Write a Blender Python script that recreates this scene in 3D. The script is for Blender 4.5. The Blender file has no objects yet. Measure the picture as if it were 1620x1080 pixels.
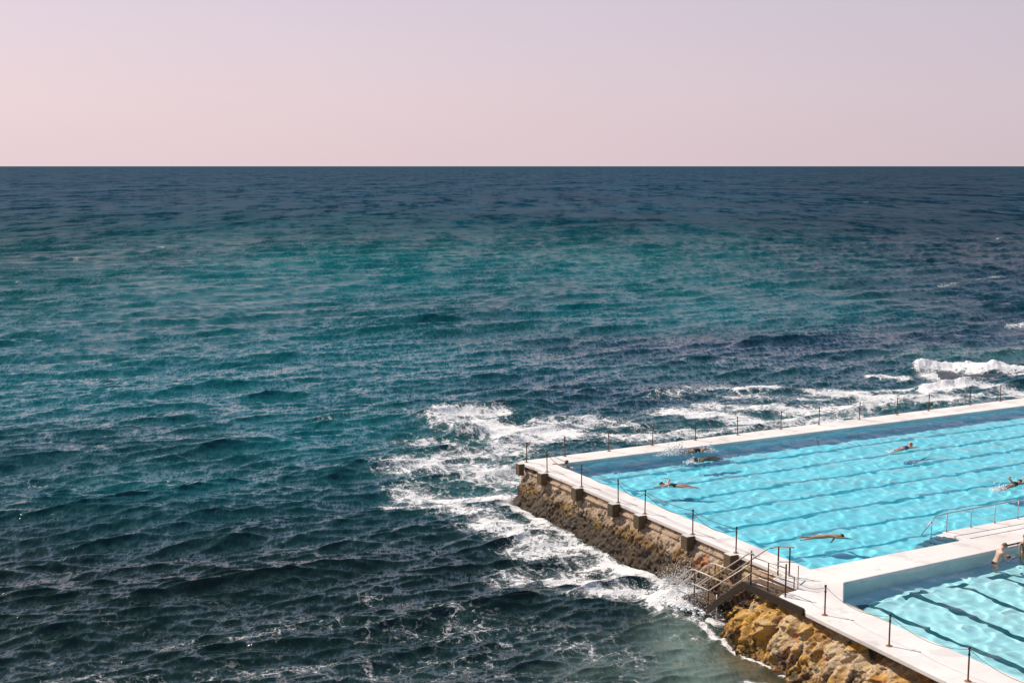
import bpy, bmesh, math, random
import numpy as np
from mathutils import Vector, Matrix
random.seed(7)
RNG = np.random.default_rng(11)
S = bpy.context.scene
COL = S.collection

# ------------------------------------------------------------------ camera, sky, sun
CAM_H = 15.0                                   # eye height above the pool deck (deck top is z = 0)
SEA = -2.0                                     # mean sea level
PITCH = math.atan(277 / 2040)
FPX = 2040.0                                   # focal length in pixels of the 1620 px wide photograph
cam = bpy.data.cameras.new('camera')
cam.sensor_width = 36.0
cam.lens = 36.0 * FPX / 1620
cam.clip_start = 0.5
cam.clip_end = 400000
cam_o = bpy.data.objects.new('camera', cam)
COL.objects.link(cam_o)
cam_o.location = (0, 0, CAM_H)
cam_o.rotation_euler = (math.pi / 2 - PITCH, 0, 0)
S.camera = cam_o

SUN_EL = math.radians(47)
SUN_DIR = Vector((-0.85, 0.53, 0)).normalized() * math.cos(SUN_EL) + Vector((0, 0, math.sin(SUN_EL)))   # towards the sun
sun = bpy.data.lights.new('sun', 'SUN')
sun.energy = 4.8
sun.angle = math.radians(0.6)
sun.color = (1.0, 0.91, 0.80)
sun_o = bpy.data.objects.new('sun', sun)
COL.objects.link(sun_o)
sun_o.rotation_euler = SUN_DIR.to_track_quat('Z', 'Y').to_euler()
sun_o.location = (0, 0, 60)

W = bpy.data.worlds.new('World')
S.world = W
W.use_nodes = True
nt = W.node_tree
nt.nodes.clear()
sky = nt.nodes.new('ShaderNodeTexSky')
sky.sky_type = 'NISHITA'
sky.sun_disc = False
sky.sun_elevation = SUN_EL
sky.sun_rotation = math.atan2(SUN_DIR.x, SUN_DIR.y)
sky.dust_density = 3.0
tc = nt.nodes.new('ShaderNodeTexCoord')
sep = nt.nodes.new('ShaderNodeSeparateXYZ')
nt.links.new(tc.outputs['Generated'], sep.inputs[0])
ramp = nt.nodes.new('ShaderNodeValToRGB')      # pink sea haze low down, lavender above it, dull blue overhead
cr = ramp.color_ramp
def el(e, c):
    x = cr.elements.new(e); x.color = (c[0], c[1], c[2], 1)
cr.elements[0].position = 0.0; cr.elements[0].color = (7.0, 5.8, 6.1, 1)
cr.elements[1].position = 1.0; cr.elements[1].color = (0.8, 1.7, 3.0, 1)
el(0.05, (6.9, 5.8, 6.2)); el(0.125, (6.2, 5.5, 6.25)); el(0.17, (4.9, 5.3, 6.7)); el(0.27, (3.6, 4.6, 6.5)); el(0.42, (2.3, 3.3, 5.2)); el(0.62, (1.1, 2.0, 3.3))
nt.links.new(sep.outputs['Z'], ramp.inputs[0])
# the haze is pinker and brighter on the sun's side
dot = nt.nodes.new('ShaderNodeVectorMath'); dot.operation = 'DOT_PRODUCT'
nt.links.new(tc.outputs['Generated'], dot.inputs[0])
dot.inputs[1].default_value = (-0.85, 0.53, 0)
mr = nt.nodes.new('ShaderNodeMapRange')
mr.inputs['From Min'].default_value = 0.1; mr.inputs['From Max'].default_value = 0.95
nt.links.new(dot.outputs['Value'], mr.inputs['Value'])
side = nt.nodes.new('ShaderNodeMix'); side.data_type = 'RGBA'
side.inputs[6].default_value = (0.94, 0.93, 0.97, 1); side.inputs[7].default_value = (1.25, 1.18, 1.17, 1)
nt.links.new(mr.outputs[0], side.inputs[0])
mul = nt.nodes.new('ShaderNodeMix'); mul.data_type = 'RGBA'; mul.blend_type = 'MULTIPLY'; mul.inputs[0].default_value = 1
nt.links.new(ramp.outputs[0], mul.inputs[6]); nt.links.new(side.outputs[2], mul.inputs[7])
mx = nt.nodes.new('ShaderNodeMix'); mx.data_type = 'RGBA'; mx.inputs[0].default_value = 0.88
nt.links.new(sky.outputs[0], mx.inputs[6]); nt.links.new(mul.outputs[2], mx.inputs[7])
bg = nt.nodes.new('ShaderNodeBackground'); bg.inputs[1].default_value = 0.1
nt.links.new(mx.outputs[2], bg.inputs[0])
wo = nt.nodes.new('ShaderNodeOutputWorld')
nt.links.new(bg.outputs[0], wo.inputs[0])

S.view_settings.view_transform = 'Standard'
S.view_settings.look = 'None'
S.view_settings.exposure = 0.08
S.view_settings.gamma = 1.0
S.render.engine = 'CYCLES'
S.cycles.use_denoising = True
S.cycles.use_adaptive_sampling = False
S.cycles.max_bounces = 10
S.cycles.transparent_max_bounces = 8
S.cycles.sample_clamp_indirect = 12.0
S.cycles.sample_clamp_direct = 2.5
S.cycles.caustics_refractive = True
S.cycles.caustics_reflective = False

# ------------------------------------------------------------------ pool frame: u runs along the pool (away, to the right), w across it (towards the viewer)
C_, S_ = math.cos(PITCH), math.sin(PITCH)
def at_px(x, y, z=0.0):
    """the point at height z on the sight line of photograph pixel (x, y): used to read the plan off the photograph"""
    a, v = (x - 810) / FPX, (540 - y) / FPX
    d = (a, C_ + v * S_, v * C_ - S_)
    t = (z - CAM_H) / d[2]
    return Vector((d[0] * t, d[1] * t, z))
ORG = at_px(880, 734)
_A = at_px(1283, 899.4)
WV = (_A - ORG).normalized()
UV = Vector((-WV.y, WV.x, 0))
def P(u, w, z=0.0):
    return Vector((ORG.x + UV.x * u + WV.x * w, ORG.y + UV.y * u + WV.y * w, z))
def to_uw(x, y):
    dx, dy = x - ORG.x, y - ORG.y
    return dx * UV.x + dy * UV.y, dx * WV.x + dy * WV.y
ROT = math.atan2(UV.y, UV.x)

# ------------------------------------------------------------------ helpers
def tag(o, label=None, cat=None, group=None, kind=None):
    if label: o['label'] = label
    if cat: o['category'] = cat
    if group: o['group'] = group
    if kind: o['kind'] = kind
    return o
def empty(name, loc, rz=0.0):
    o = bpy.data.objects.new(name, None); COL.objects.link(o)
    o.empty_display_size = 0.3
    o.location = loc; o.rotation_euler = (0, 0, rz)
    return o
class MB:
    """collects shapes and links them as ONE mesh object"""
    def __init__(s): s.v = []; s.f = []
    def box(s, c, size, rz=0.0, M=None):
        n = len(s.v); cx, cy, cz = c; hx, hy, hz = size[0] / 2, size[1] / 2, size[2] / 2
        cr_, sr = math.cos(rz), math.sin(rz)
        for dz in (-hz, hz):
            for dx, dy in ((-hx, -hy), (hx, -hy), (hx, hy), (-hx, hy)):
                p = Vector((cx + dx * cr_ - dy * sr, cy + dx * sr + dy * cr_, cz + dz))
                s.v.append(p if M is None else M @ p)
        for q in ((0, 3, 2, 1), (4, 5, 6, 7), (0, 1, 5, 4), (1, 2, 6, 5), (2, 3, 7, 6), (3, 0, 4, 7)):
            s.f.append(tuple(n + i for i in q))
        return s
    def hexa(s, pts):
        """8 points: bottom loop of four, top loop of four"""
        n = len(s.v); s.v += [Vector(p) for p in pts]
        for q in ((0, 3, 2, 1), (4, 5, 6, 7), (0, 1, 5, 4), (1, 2, 6, 5), (2, 3, 7, 6), (3, 0, 4, 7)):
            s.f.append(tuple(n + i for i in q))
        return s
    def tube(s, pts, r, seg=8, cap=True):
        pts = [Vector(p) for p in pts]; n0 = len(s.v); m = len(pts)
        rs = r if hasattr(r, '__len__') else [r] * m
        up = Vector((0, 0, 1)); prev = None
        for i, p in enumerate(pts):
            t = (pts[min(i + 1, m - 1)] - pts[max(i - 1, 0)]).normalized()
            if prev is None:
                a = t.cross(up)
                if a.length < 1e-3: a = t.cross(Vector((1, 0, 0)))
                a.normalize()
            else:
                a = (prev - t * prev.dot(t)).normalized()
            prev = a; b = t.cross(a)
            for k in range(seg):
                th = 2 * math.pi * k / seg
                s.v.append(p + a * (rs[i] * math.cos(th)) + b * (rs[i] * math.sin(th)))
        for i in range(m - 1):
            for k in range(seg):
                k2 = (k + 1) % seg
                s.f.append((n0 + i * seg + k, n0 + i * seg + k2, n0 + (i + 1) * seg + k2, n0 + (i + 1) * seg + k))
        if cap:
            s.f.append(tuple(n0 + k for k in reversed(range(seg))))
            s.f.append(tuple(n0 + (m - 1) * seg + k for k in range(seg)))
        return s
    def ball(s, c, r, seg=10, rings=7, sq=(1, 1, 1)):
        n0 = len(s.v); c = Vector(c)
        s.v.append(c + Vector((0, 0, r * sq[2])))
        for i in range(1, rings):
            ph = math.pi * i / rings
            for k in range(seg):
                th = 2 * math.pi * k / seg
                s.v.append(c + Vector((r * sq[0] * math.sin(ph) * math.cos(th), r * sq[1] * math.sin(ph) * math.sin(th), r * sq[2] * math.cos(ph))))
        s.v.append(c - Vector((0, 0, r * sq[2]))); last = len(s.v) - 1
        for k in range(seg):
            k2 = (k + 1) % seg
            s.f.append((n0, n0 + 1 + k, n0 + 1 + k2))
            for i in range(rings - 2):
                a = n0 + 1 + i * seg
                s.f.append((a + k, a + seg + k, a + seg + k2, a + k2))
            a = n0 + 1 + (rings - 2) * seg
            s.f.append((a + k, last, a + k2))
        return s
    def prism(s, plan, z0, z1):
        """plan: (x, y) loop, counter-clockwise"""
        n = len(plan); n0 = len(s.v)
        s.v += [Vector((p[0], p[1], z0)) for p in plan] + [Vector((p[0], p[1], z1)) for p in plan]
        s.f.append(tuple(n0 + n + i for i in range(n))); s.f.append(tuple(n0 + i for i in reversed(range(n))))
        for i in range(n):
            j = (i + 1) % n
            s.f.append((n0 + i, n0 + j, n0 + n + j, n0 + n + i))
        return s
    def build(s, name, m, parent=None, smooth=False, bevel=0.0, tri=False):
        me = bpy.data.meshes.new(name)
        o = bpy.data.objects.new(name, me); COL.objects.link(o)
        base = parent_world(parent)
        inv = base.inverted()
        me.from_pydata([inv @ p for p in s.v], [], s.f)
        if tri or bevel:
            bm = bmesh.new(); bm.from_mesh(me)
            bmesh.ops.recalc_face_normals(bm, faces=bm.faces)
            if tri: bmesh.ops.triangulate(bm, faces=[f for f in bm.faces if len(f.verts) > 4])
            bm.to_mesh(me); bm.free()
        me.update()
        if smooth:
            me.polygons.foreach_set('use_smooth', [True] * len(me.polygons))
        if bevel:
            b = o.modifiers.new('edge', 'BEVEL'); b.width = bevel; b.segments = 2; b.limit_method = 'ANGLE'; b.angle_limit = math.radians(40)
        me.materials.append(m)
        if parent is not None: o.parent = parent
        return o
def parent_world(p):
    if p is None: return Matrix.Identity(4)
    m = Matrix.LocRotScale(p.location, p.rotation_euler, p.scale)
    return parent_world(p.parent) @ m if p.parent else m
def grid_mesh(name, X, Y, Z, m, smooth=True, attrs=None, flip=False):
    """mesh from 2-D coordinate arrays"""
    r, c = X.shape
    me = bpy.data.meshes.new(name)
    co = np.stack([X, Y, Z], -1).reshape(-1, 3).astype(np.float32)
    idx = np.arange(r * c).reshape(r, c)
    q = np.stack([idx[:-1, :-1], idx[:-1, 1:], idx[1:, 1:], idx[1:, :-1]], -1).reshape(-1, 4)
    if flip: q = q[:, ::-1]
    me.vertices.add(r * c); me.vertices.foreach_set('co', co.ravel())
    me.loops.add(q.size); me.loops.foreach_set('vertex_index', q.ravel().astype(np.int32))
    me.polygons.add(len(q)); me.polygons.foreach_set('loop_start', (np.arange(len(q)) * 4).astype(np.int32))
    me.update(calc_edges=True)
    if smooth: me.polygons.foreach_set('use_smooth', np.ones(len(q), dtype=bool))
    for k, a in (attrs or {}).items():
        if a.ndim == 3:
            at = me.attributes.new(k, 'FLOAT_COLOR', 'POINT')
            at.data.foreach_set('color', np.concatenate([a.reshape(-1, 3), np.ones((r * c, 1))], 1).astype(np.float32).ravel())
        else:
            at = me.attributes.new(k, 'FLOAT', 'POINT')
            at.data.foreach_set('value', a.astype(np.float32).ravel())
    me.materials.append(m)
    o = bpy.data.objects.new(name, me); COL.objects.link(o)
    return o
def _hash(ix, iy, iz, seed):
    h = (ix.astype(np.int64) * 374761393 + iy.astype(np.int64) * 668265263 + iz.astype(np.int64) * 2147483647 + seed * 974634777) & 0xFFFFFFFF
    h = ((h ^ (h >> 13)) * 1274126177) & 0xFFFFFFFF
    return ((h ^ (h >> 16)) & 0xFFFF) / 65535.0
def vnoise(x, y, z=0.0, seed=0):
    x, y = np.asarray(x, float), np.asarray(y, float); z = np.broadcast_to(np.asarray(z, float), x.shape)
    ix, iy, iz = np.floor(x), np.floor(y), np.floor(z)
    fx, fy, fz = x - ix, y - iy, z - iz
    fx, fy, fz = [t * t * t * (t * (t * 6 - 15) + 10) for t in (fx, fy, fz)]
    r = 0
    for dx in (0, 1):
        for dy in (0, 1):
            for dz in (0, 1):
                wgt = (fx if dx else 1 - fx) * (fy if dy else 1 - fy) * (fz if dz else 1 - fz)
                r = r + wgt * _hash(ix + dx, iy + dy, iz + dz, seed)
    return r
def fbm(x, y, z=0.0, oct=4, seed=0, gain=0.5):
    a, t, r, f = 1.0, 0.0, 0.0, 1.0
    for i in range(oct):
        r = r + a * vnoise(x * f, y * f, np.asarray(z) * f, seed + i * 17); t += a; a *= gain; f *= 2.03
    return r / t
def sstep(a, b, x):
    t = np.clip((x - a) / (b - a), 0, 1); return t * t * (3 - 2 * t)

# ------------------------------------------------------------------ node helpers
class NT:
    def __init__(s, name):
        s.m = bpy.data.materials.new(name); s.m.use_nodes = True
        s.t = s.m.node_tree; s.t.nodes.clear()
        s.out = s.t.nodes.new('ShaderNodeOutputMaterial')
    def n(s, typ, **kw):
        x = s.t.nodes.new('ShaderNode' + typ)
        for k, v in kw.items():
            setattr(x, k, v)
        return x
    def l(s, a, b): s.t.links.new(a, b)
    def val(s, sock, v):
        if isinstance(v, bpy.types.NodeSocket): s.l(v, sock)
        elif isinstance(v, (tuple, list)) and len(v) == 3 and sock.type == 'RGBA': sock.default_value = (*v, 1)
        else: sock.default_value = v
    def math(s, op, a, b=0.0, c=None, clamp=False):
        x = s.n('Math', operation=op, use_clamp=clamp)
        s.val(x.inputs[0], a); s.val(x.inputs[1], b)
        if c is not None: s.val(x.inputs[2], c)
        return x.outputs[0]
    def mix(s, fac, a, b, blend='MIX'):
        x = s.n('Mix', data_type='RGBA', blend_type=blend)
        s.val(x.inputs[0], fac); s.val(x.inputs[6], a); s.val(x.inputs[7], b)
        return x.outputs[2]
    def noise(s, vec, scale, detail=4.0, rough=0.55, dist=0.0):
        x = s.n('TexNoise'); s.l(vec, x.inputs['Vector'])
        x.inputs['Scale'].default_value = scale; x.inputs['Detail'].default_value = detail
        x.inputs['Roughness'].default_value = rough; x.inputs['Distortion'].default_value = dist
        return x
    def rng(s, v, a, b, c=0.0, d=1.0, smooth=True):
        x = s.n('MapRange', interpolation_type='SMOOTHSTEP' if smooth else 'LINEAR')
        s.val(x.inputs[0], v); s.val(x.inputs[1], a); s.val(x.inputs[2], b); s.val(x.inputs[3], c); s.val(x.inputs[4], d)
        return x.outputs[0]
    def coord(s, rz=0.0, scale=(1, 1, 1)):
        g = s.n('NewGeometry'); mp = s.n('Mapping')
        s.l(g.outputs['Position'], mp.inputs['Vector'])
        mp.inputs['Rotation'].default_value = (0, 0, rz); mp.inputs['Scale'].default_value = scale
        return mp.outputs[0]
    def bsdf(s, color, rough=0.6, bump=None, bump_d=0.02, strength=1.0, **kw):
        b = s.n('BsdfPrincipled')
        s.val(b.inputs['Base Color'], color); s.val(b.inputs['Roughness'], rough)
        for k, v in kw.items(): s.val(b.inputs[k.replace('_', ' ')], v)
        if bump is not None:
            bp = s.n('Bump'); bp.inputs['Distance'].default_value = bump_d; bp.inputs['Strength'].default_value = strength
            s.l(bump, bp.inputs['Height']); s.l(bp.outputs[0], b.inputs['Normal'])
        s.l(b.outputs[0], s.out.inputs[0])
        return b

def mat_simple(name, col, rough=0.5, metal=0.0, var=0.25, scale=8.0, bump=0.0):
    t = NT(name); c = t.coord()
    n = t.noise(c, scale, 5)
    dark = tuple(x * (1 - var) for x in col); lite = tuple(min(1, x * (1 + var)) for x in col)
    t.bsdf(t.mix(n.outputs[0], dark, lite), rough, bump=n.outputs[0] if bump else None, bump_d=bump or 0.01, Metallic=metal)
    return t.m

# ------------------------------------------------------------------ the sea
def ocean_tile(N, L, lmin, lmax, ang, spread, rms, seed):
    r = np.random.default_rng(seed)
    k1 = np.fft.fftfreq(N, d=L / N) * 2 * np.pi
    kx, ky = np.meshgrid(k1, k1, indexing='xy')
    k = np.hypot(kx, ky); k[0, 0] = 1e-6
    lam = 2 * np.pi / k
    band = ((lam > lmin) & (lam < lmax)).astype(float)
    th = np.arctan2(ky, kx) - ang
    D = np.abs(np.cos(th)) ** spread + 0.06
    A = band * D * k ** -1.75
    h = A * (r.normal(size=(N, N)) + 1j * r.normal(size=(N, N))); h[0, 0] = 0
    H = np.fft.ifft2(h).real; sc = rms / H.std()
    Dx = np.fft.ifft2(-1j * kx / k * h).real * sc
    Dy = np.fft.ifft2(-1j * ky / k * h).real * sc
    return H * sc, Dx, Dy, L
def sample(T, x, y):
    N = T.shape[0]
    ix, iy = np.floor(x).astype(int), np.floor(y).astype(int); fx, fy = x - ix, y - iy
    a, b, c, d = ix % N, (ix + 1) % N, iy % N, (iy + 1) % N
    return (T[c, a] * (1 - fx) + T[c, b] * fx) * (1 - fy) + (T[d, a] * (1 - fx) + T[d, b] * fx) * fy
WAVE = math.atan2(WV.y, WV.x)                       # the waves run in towards the pool
BANDS = [  # tile, choppiness, row spacing from which the mesh no longer carries the band
    (ocean_tile(256, 430, 24, 85, WAVE + 0.12, 5, 0.17, 1), 1.0, 70.0),
    (ocean_tile(256, 149, 5, 18, WAVE - 0.08, 5, 0.145, 2), 1.1, 17.0),
    (ocean_tile(512, 71, 1.15, 5.0, WAVE + 0.08, 6, 0.088, 3), 1.0, 4.6),
    (ocean_tile(256, 19, 0.40, 1.3, WAVE - 0.10, 5, 0.030, 4), 0.8, .8),
]
HS = CAM_H - SEA
def sea_px(x, y):
    """azimuth-distance of a pixel on the still sea"""
    p = at_px(x, y, SEA); return p.x, p.y
rows = np.concatenate([np.array([8, 14, 20, 26, 31, 35]), HS / np.tan(np.linspace(math.atan(HS / 37.5), math.atan(HS / 5200), 860)),
                       np.geomspace(5400, 150000, 30)])
fine = np.linspace(-0.46, 0.46, 1350)
cols = np.concatenate([np.linspace(-1.5, -0.47, 90), fine, np.linspace(0.47, 1.5, 90)])
R_, A_ = np.meshgrid(rows, cols, indexing='ij')
X0, Y0 = R_ * np.sin(A_), R_ * np.cos(A_)
spacing = np.gradient(rows)[:, None] * np.ones_like(R_)
edge = np.where(np.abs(A_) > 0.465, 1.0, 0.0)
spacing = np.maximum(spacing, edge * R_ * 0.0115)
# where the sea is, in photograph pixels of the still surface: the chart of water colours and foam below was read off with these
def to_px(X, Y, Z):
    dz = Y * C_ - (Z - CAM_H) * S_
    return 810 + FPX * X / dz, 540 - FPX * (Y * S_ + (Z - CAM_H) * C_) / dz
dzc = np.maximum(Y0 * C_ + HS * S_, 1.0)
PX = 810 + FPX * X0 / dzc; PY = 540 - FPX * (Y0 * S_ - HS * C_) / dzc
u_, w_ = to_uw(X0, Y0)
inpool = sstep(-2.2, -0.9, u_) * sstep(-1.6, -0.6, w_ + 0.02 * u_)

def blob(x1, y1, x2, y2, rx, ry, p=2.0):
    """soft spot round a segment of the chart"""
    ax, ay = (PX - x1) / rx, (PY - y1) / ry
    bx, by = (x2 - x1) / rx, (y2 - y1) / ry
    L2 = bx * bx + by * by
    t = np.clip((ax * bx + ay * by) / L2, 0, 1) if L2 > 1e-9 else 0
    d2 = (ax - t * bx) ** 2 + (ay - t * by) ** 2
    return np.exp(-d2 ** (p / 2))
wob = fbm(X0 / 9, Y0 / 9, 3.1, 4, 5) - 0.5
FOAM = [  # segment, radii, strength
    (705, 662, 800, 657, 26, 7, .95), (712, 672, 900, 688, 40, 15, .98), (860, 668, 995, 672, 40, 11, .8), (760, 690, 850, 700, 50, 12, .9),
    (640, 700, 820, 715, 60, 10, .62), (640, 742, 820, 752, 60, 18, .80), (700, 735, 825, 720, 50, 18, .77), (660, 775, 815, 790, 50, 16, .80), (615, 795, 700, 800, 40, 9, .74),
    (700, 800, 840, 842, 50, 13, .82), (770, 838, 900, 868, 50, 14, .8), (830, 870, 960, 885, 60, 14, .72), (820, 908, 1040, 905, 50, 16, .82), (900, 935, 1050, 938, 50, 9, .74),
    (815, 800, 850, 822, 16, 8, .82), (850, 826, 960, 880, 18, 8, .82), (960, 882, 1050, 920, 22, 9, .86), (1040, 905, 1062, 925, 16, 10, .9), (975, 925, 1060, 945, 40, 8, .8),
    (1046, 946, 1114, 954, 26, 15, 1.25), (1070, 968, 1100, 975, 30, 12, .62),
    (1112, 985, 1150, 1012, 7, 5, .95), (1150, 1014, 1190, 1040, 6, 4, 1.0), (1190, 1040, 1240, 1064, 6, 3.5, .95), (1185, 1076, 1225, 1078, 16, 5, .9), (1080, 1000, 1120, 1000, 40, 10, .35),
    (560, 1062, 690, 1040, 70, 14, .30), (330, 1068, 560, 1050, 80, 12, .32), (0, 1075, 300, 1070, 80, 8, .30), (700, 955, 770, 995, 50, 14, .40), (600, 945, 700, 960, 60, 10, .32), (860, 990, 1010, 1045, 60, 18, .30),
    (700, 1060, 1000, 1075, 60, 14, .30), (520, 985, 800, 1010, 90, 16, .24), (300, 1015, 420, 1000, 70, 9, .25), (190, 757, 300, 772, 40, 5, .28), (430, 868, 500, 875, 30, 7, .28), (0, 755, 60, 765, 40, 4, .24),
    (1035, 632, 1150, 612, 26, 6, .62), (1055, 655, 1240, 668, 50, 9, .95), (1100, 645, 1330, 652, 60, 10, .84), (985, 702, 1330, 664, 50, 6, .78), (1160, 630, 1290, 632, 50, 6, .74), (1170, 622, 1230, 618, 22, 3.5, .9), (960, 690, 1100, 682, 50, 8, .75),
    (1290, 620, 1440, 632, 60, 8, .84), (1330, 648, 1500, 640, 60, 10, .86), (1375, 596, 1430, 602, 14, 4.5, 1.0), (1340, 618, 1420, 616, 30, 4, .8),
    (1458, 584, 1540, 583, 20, 7, 1.2), (1540, 588, 1625, 585, 24, 6, 1.15), (1465, 594, 1530, 599, 20, 6, 1.1), (1600, 598, 1640, 598, 20, 4, 1.0), (1462, 622, 1520, 616, 16, 7, 1.15), (1520, 613, 1640, 624, 30, 5, .85), (1470, 635, 1640, 628, 40, 7, .9),
    (1430, 560, 1620, 556, 60, 7, .36), (1600, 512, 1640, 508, 14, 4, .75), (1490, 452, 1515, 450, 8, 1.5, .6), (1550, 441, 1585, 437, 8, 1.6, .66), (1367, 321, 1373, 321, 2.5, .6, .7), (1577, 380, 1581, 379, 2.5, .8, .8),
    (118, 412, 124, 411, 4, 1.2, .7), (808, 385, 816, 384, 4, .8, .6), (835, 388, 848, 387, 6, .9, .6), (657, 420, 662, 419, 3, .8, .6), (300, 412, 306, 411, 5, 1.0, .7), (250, 390, 258, 390, 5, 1, .6), (20, 446, 30, 447, 8, 1.2, .5), (600, 427, 604, 427, 5, 1.0, .7),
    (520, 665, 620, 655, 50, 5, .34), (600, 745, 660, 690, 30, 9, .38),
]
foam = np.zeros_like(X0); lift = np.zeros_like(X0)
for (x1, y1, x2, y2, rx, ry, a) in FOAM:
    b = blob(x1, y1, x2, y2, rx, ry) * a
    foam = np.maximum(foam, b) + 0.12 * np.minimum(foam, b)
foam = np.clip(foam, 0, 1.2) ** 1.5 * .79
nearsea = sstep(330, 60, R_)
foam = foam + 0.05 * nearsea * sstep(.5, .62, fbm(X0 / 14, Y0 / 14, 0, 3, 9)) + 0.035 * sstep(120, 45, R_)
# seabed and depth colours (linear)
def mixc(c, b, col): return c + (np.array(col) - c) * b[..., None]
tint = np.zeros(X0.shape + (3,)) + np.array((.004, .038, .068))
tint = mixc(tint, sstep(300, 420, PY), (.003, .044, .050))
patch = sstep(.38, .66, fbm(X0 / 70, Y0 / 110, 1.7, 3, 21))
teal = np.clip(blob(700, 430, 1180, 425, 320, 44) * .82 + blob(1000, 500, 1300, 490, 200, 26) * 1.0 + blob(0, 520, 420, 470, 330, 90) * .72 + blob(420, 590, 650, 600, 200, 50) * .6 + blob(480, 700, 560, 690, 120, 40) * .85 + blob(0, 640, 100, 620, 160, 50) * .6 + blob(600, 545, 900, 590, 200, 20) * .45
               + blob(250, 760, 300, 770, 130, 24) * .6 + blob(120, 620, 380, 650, 200, 40) * .5 + blob(0, 800, 120, 790, 160, 24) * .3, 0, 1) * (0.62 + 0.5 * patch)
tint = mixc(tint, np.clip(teal, 0, 1), (.002, .088, .098))
navy = np.clip(blob(1480, 330, 1650, 470, 260, 130) * .85 + blob(1050, 550, 1500, 548, 200, 22) * .9 + blob(850, 600, 1000, 630, 150, 24) * .6, 0, 1)
tint = mixc(tint, navy, (.003, .024, .044))
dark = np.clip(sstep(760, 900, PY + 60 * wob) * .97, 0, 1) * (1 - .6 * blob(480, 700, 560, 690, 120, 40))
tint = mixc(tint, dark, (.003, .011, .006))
tint = mixc(tint, np.clip(blob(1500, 562, 1640, 560, 130, 16) * .8 + blob(1130, 690, 1500, 640, 120, 30) * .6 + blob(760, 730, 820, 760, 120, 40) * .7, 0, 1), (.020, .095, .085))
murk = np.clip(blob(1080, 1010, 1130, 1060, 60, 48) * 1.0 + blob(930, 1050, 1060, 1080, 70, 40) * .4, 0, 1)
tint = mixc(tint, murk * .7, (.16, .22, .175))
tint = mixc(tint, np.clip(blob(1165, 1040, 1215, 1078, 34, 22), 0, 1) * .8, (.13, .10, .055))
tint = mixc(tint, np.clip(foam, 0, 1) * .35, (.060, .150, .135))
# waves
Z0 = np.full_like(X0, SEA); DX = np.zeros_like(X0); DY = np.zeros_like(X0)
calm = (1 - .45 * blob(1090, 1010, 1150, 1060, 90, 60)) * (1 - .55 * blob(830, 800, 1050, 915, 26, 22))
lost = np.zeros_like(X0)
SL2 = [0.0006, 0.008, 0.030, 0.018]
gust = 0.75 + 0.5 * fbm(X0 / 60, Y0 / 60, 7.7, 3, 31)
for i, ((H, Dx, Dy, L), chop, lim) in enumerate(BANDS):
    ca, sa = math.cos(0.37 * i), math.sin(0.37 * i)
    N = H.shape[0]
    gx, gy = X0 / L * N + 31.7 * i, Y0 / L * N + 11.3 * i
    fade = 1 - sstep(lim * 0.45, lim * 1.25, spacing)
    amp = fade * (gust if i >= 2 else 1.0) * calm
    Z0 += sample(H, gx, gy) * amp
    DX += sample(Dx, gx, gy) * amp * chop; DY += sample(Dy, gx, gy) * amp * chop
    lost += SL2[i] * (1 - fade ** 2)
# the breaking swirl in front of the corner and the surf on the reef beyond the pool stand up
lift += .55 * blob(690, 668, 735, 690, 26, 9) + .45 * blob(735, 690, 800, 700, 40, 6) + .35 * blob(700, 655, 830, 648, 40, 6)
lift += .75 * blob(1458, 584, 1560, 583, 26, 6) + .6 * blob(1560, 588, 1640, 584, 26, 5) + .6 * blob(1465, 619, 1520, 614, 20, 6) + .35 * blob(1375, 597, 1430, 602, 16, 4) + .4 * blob(1170, 622, 1240, 618, 26, 4) + .3 * blob(1040, 628, 1150, 610, 30, 5)
lift += .6 * blob(1050, 946, 1106, 950, 24, 10) + .3 * blob(180, 760, 290, 772, 60, 8)
lump = fbm(X0 / 1.5, Y0 / 1.5, 2.2, 5, 41, .68)
Z0 += lift * (.30 + 1.1 * lump) + np.clip(foam, 0, 1.1) * sstep(260, 90, R_) * .12 * (fbm(X0 / .45, Y0 / .45, 5.2, 4, 43, .65) - .5)
Z0 -= inpool * 1.6
far_ok = sstep(6000, 3000, R_)
X1 = X0 - DX * (1 - inpool); Y1 = Y0 - DY * (1 - inpool)

t = NT('sea_water')
pos = t.coord()
wp = t.coord(-WAVE)
fo = t.n('Attribute', attribute_name='foam').outputs['Fac']
ti = t.n('Attribute', attribute_name='tint').outputs['Color']
mi = t.n('Attribute', attribute_name='micro').outputs['Fac']
fr = t.n('Attribute', attribute_name='open_sea').outputs['Fac']
warp = t.noise(pos, 0.9, 3)
def vadd(a, b, sc):
    v = t.n('VectorMath', operation='SUBTRACT'); t.l(b, v.inputs[0]); v.inputs[1].default_value = (.5, .5, .5)
    m = t.n('VectorMath', operation='SCALE'); t.l(v.outputs[0], m.inputs[0]); m.inputs['Scale'].default_value = sc
    ad = t.n('VectorMath', operation='ADD'); t.l(a, ad.inputs[0]); t.l(m.outputs[0], ad.inputs[1])
    return ad.outputs[0]
pw = vadd(pos, warp.outputs['Color'], 2.4)
def vor(vec, scale):
    v = t.n('TexVoronoi', feature='DISTANCE_TO_EDGE'); t.l(vec, v.inputs['Vector']); v.inputs['Scale'].default_value = scale
    return v.outputs['Distance']
warp2 = t.noise(pos, 3.1, 3)
pw2 = vadd(pw, warp2.outputs['Color'], .5)
l1 = t.math('MULTIPLY', vor(pw, 0.75), 2.2)
l2 = t.math('ADD', t.math('MULTIPLY', vor(pw2, 2.2), 2.3), .10)
lace = t.math('MINIMUM', l1, l2)
fine_n = t.noise(pos, 5.0, 4, .65).outputs[0]
mid_n = t.noise(pw, 1.7, 5, .68).outputs[0]
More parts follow.
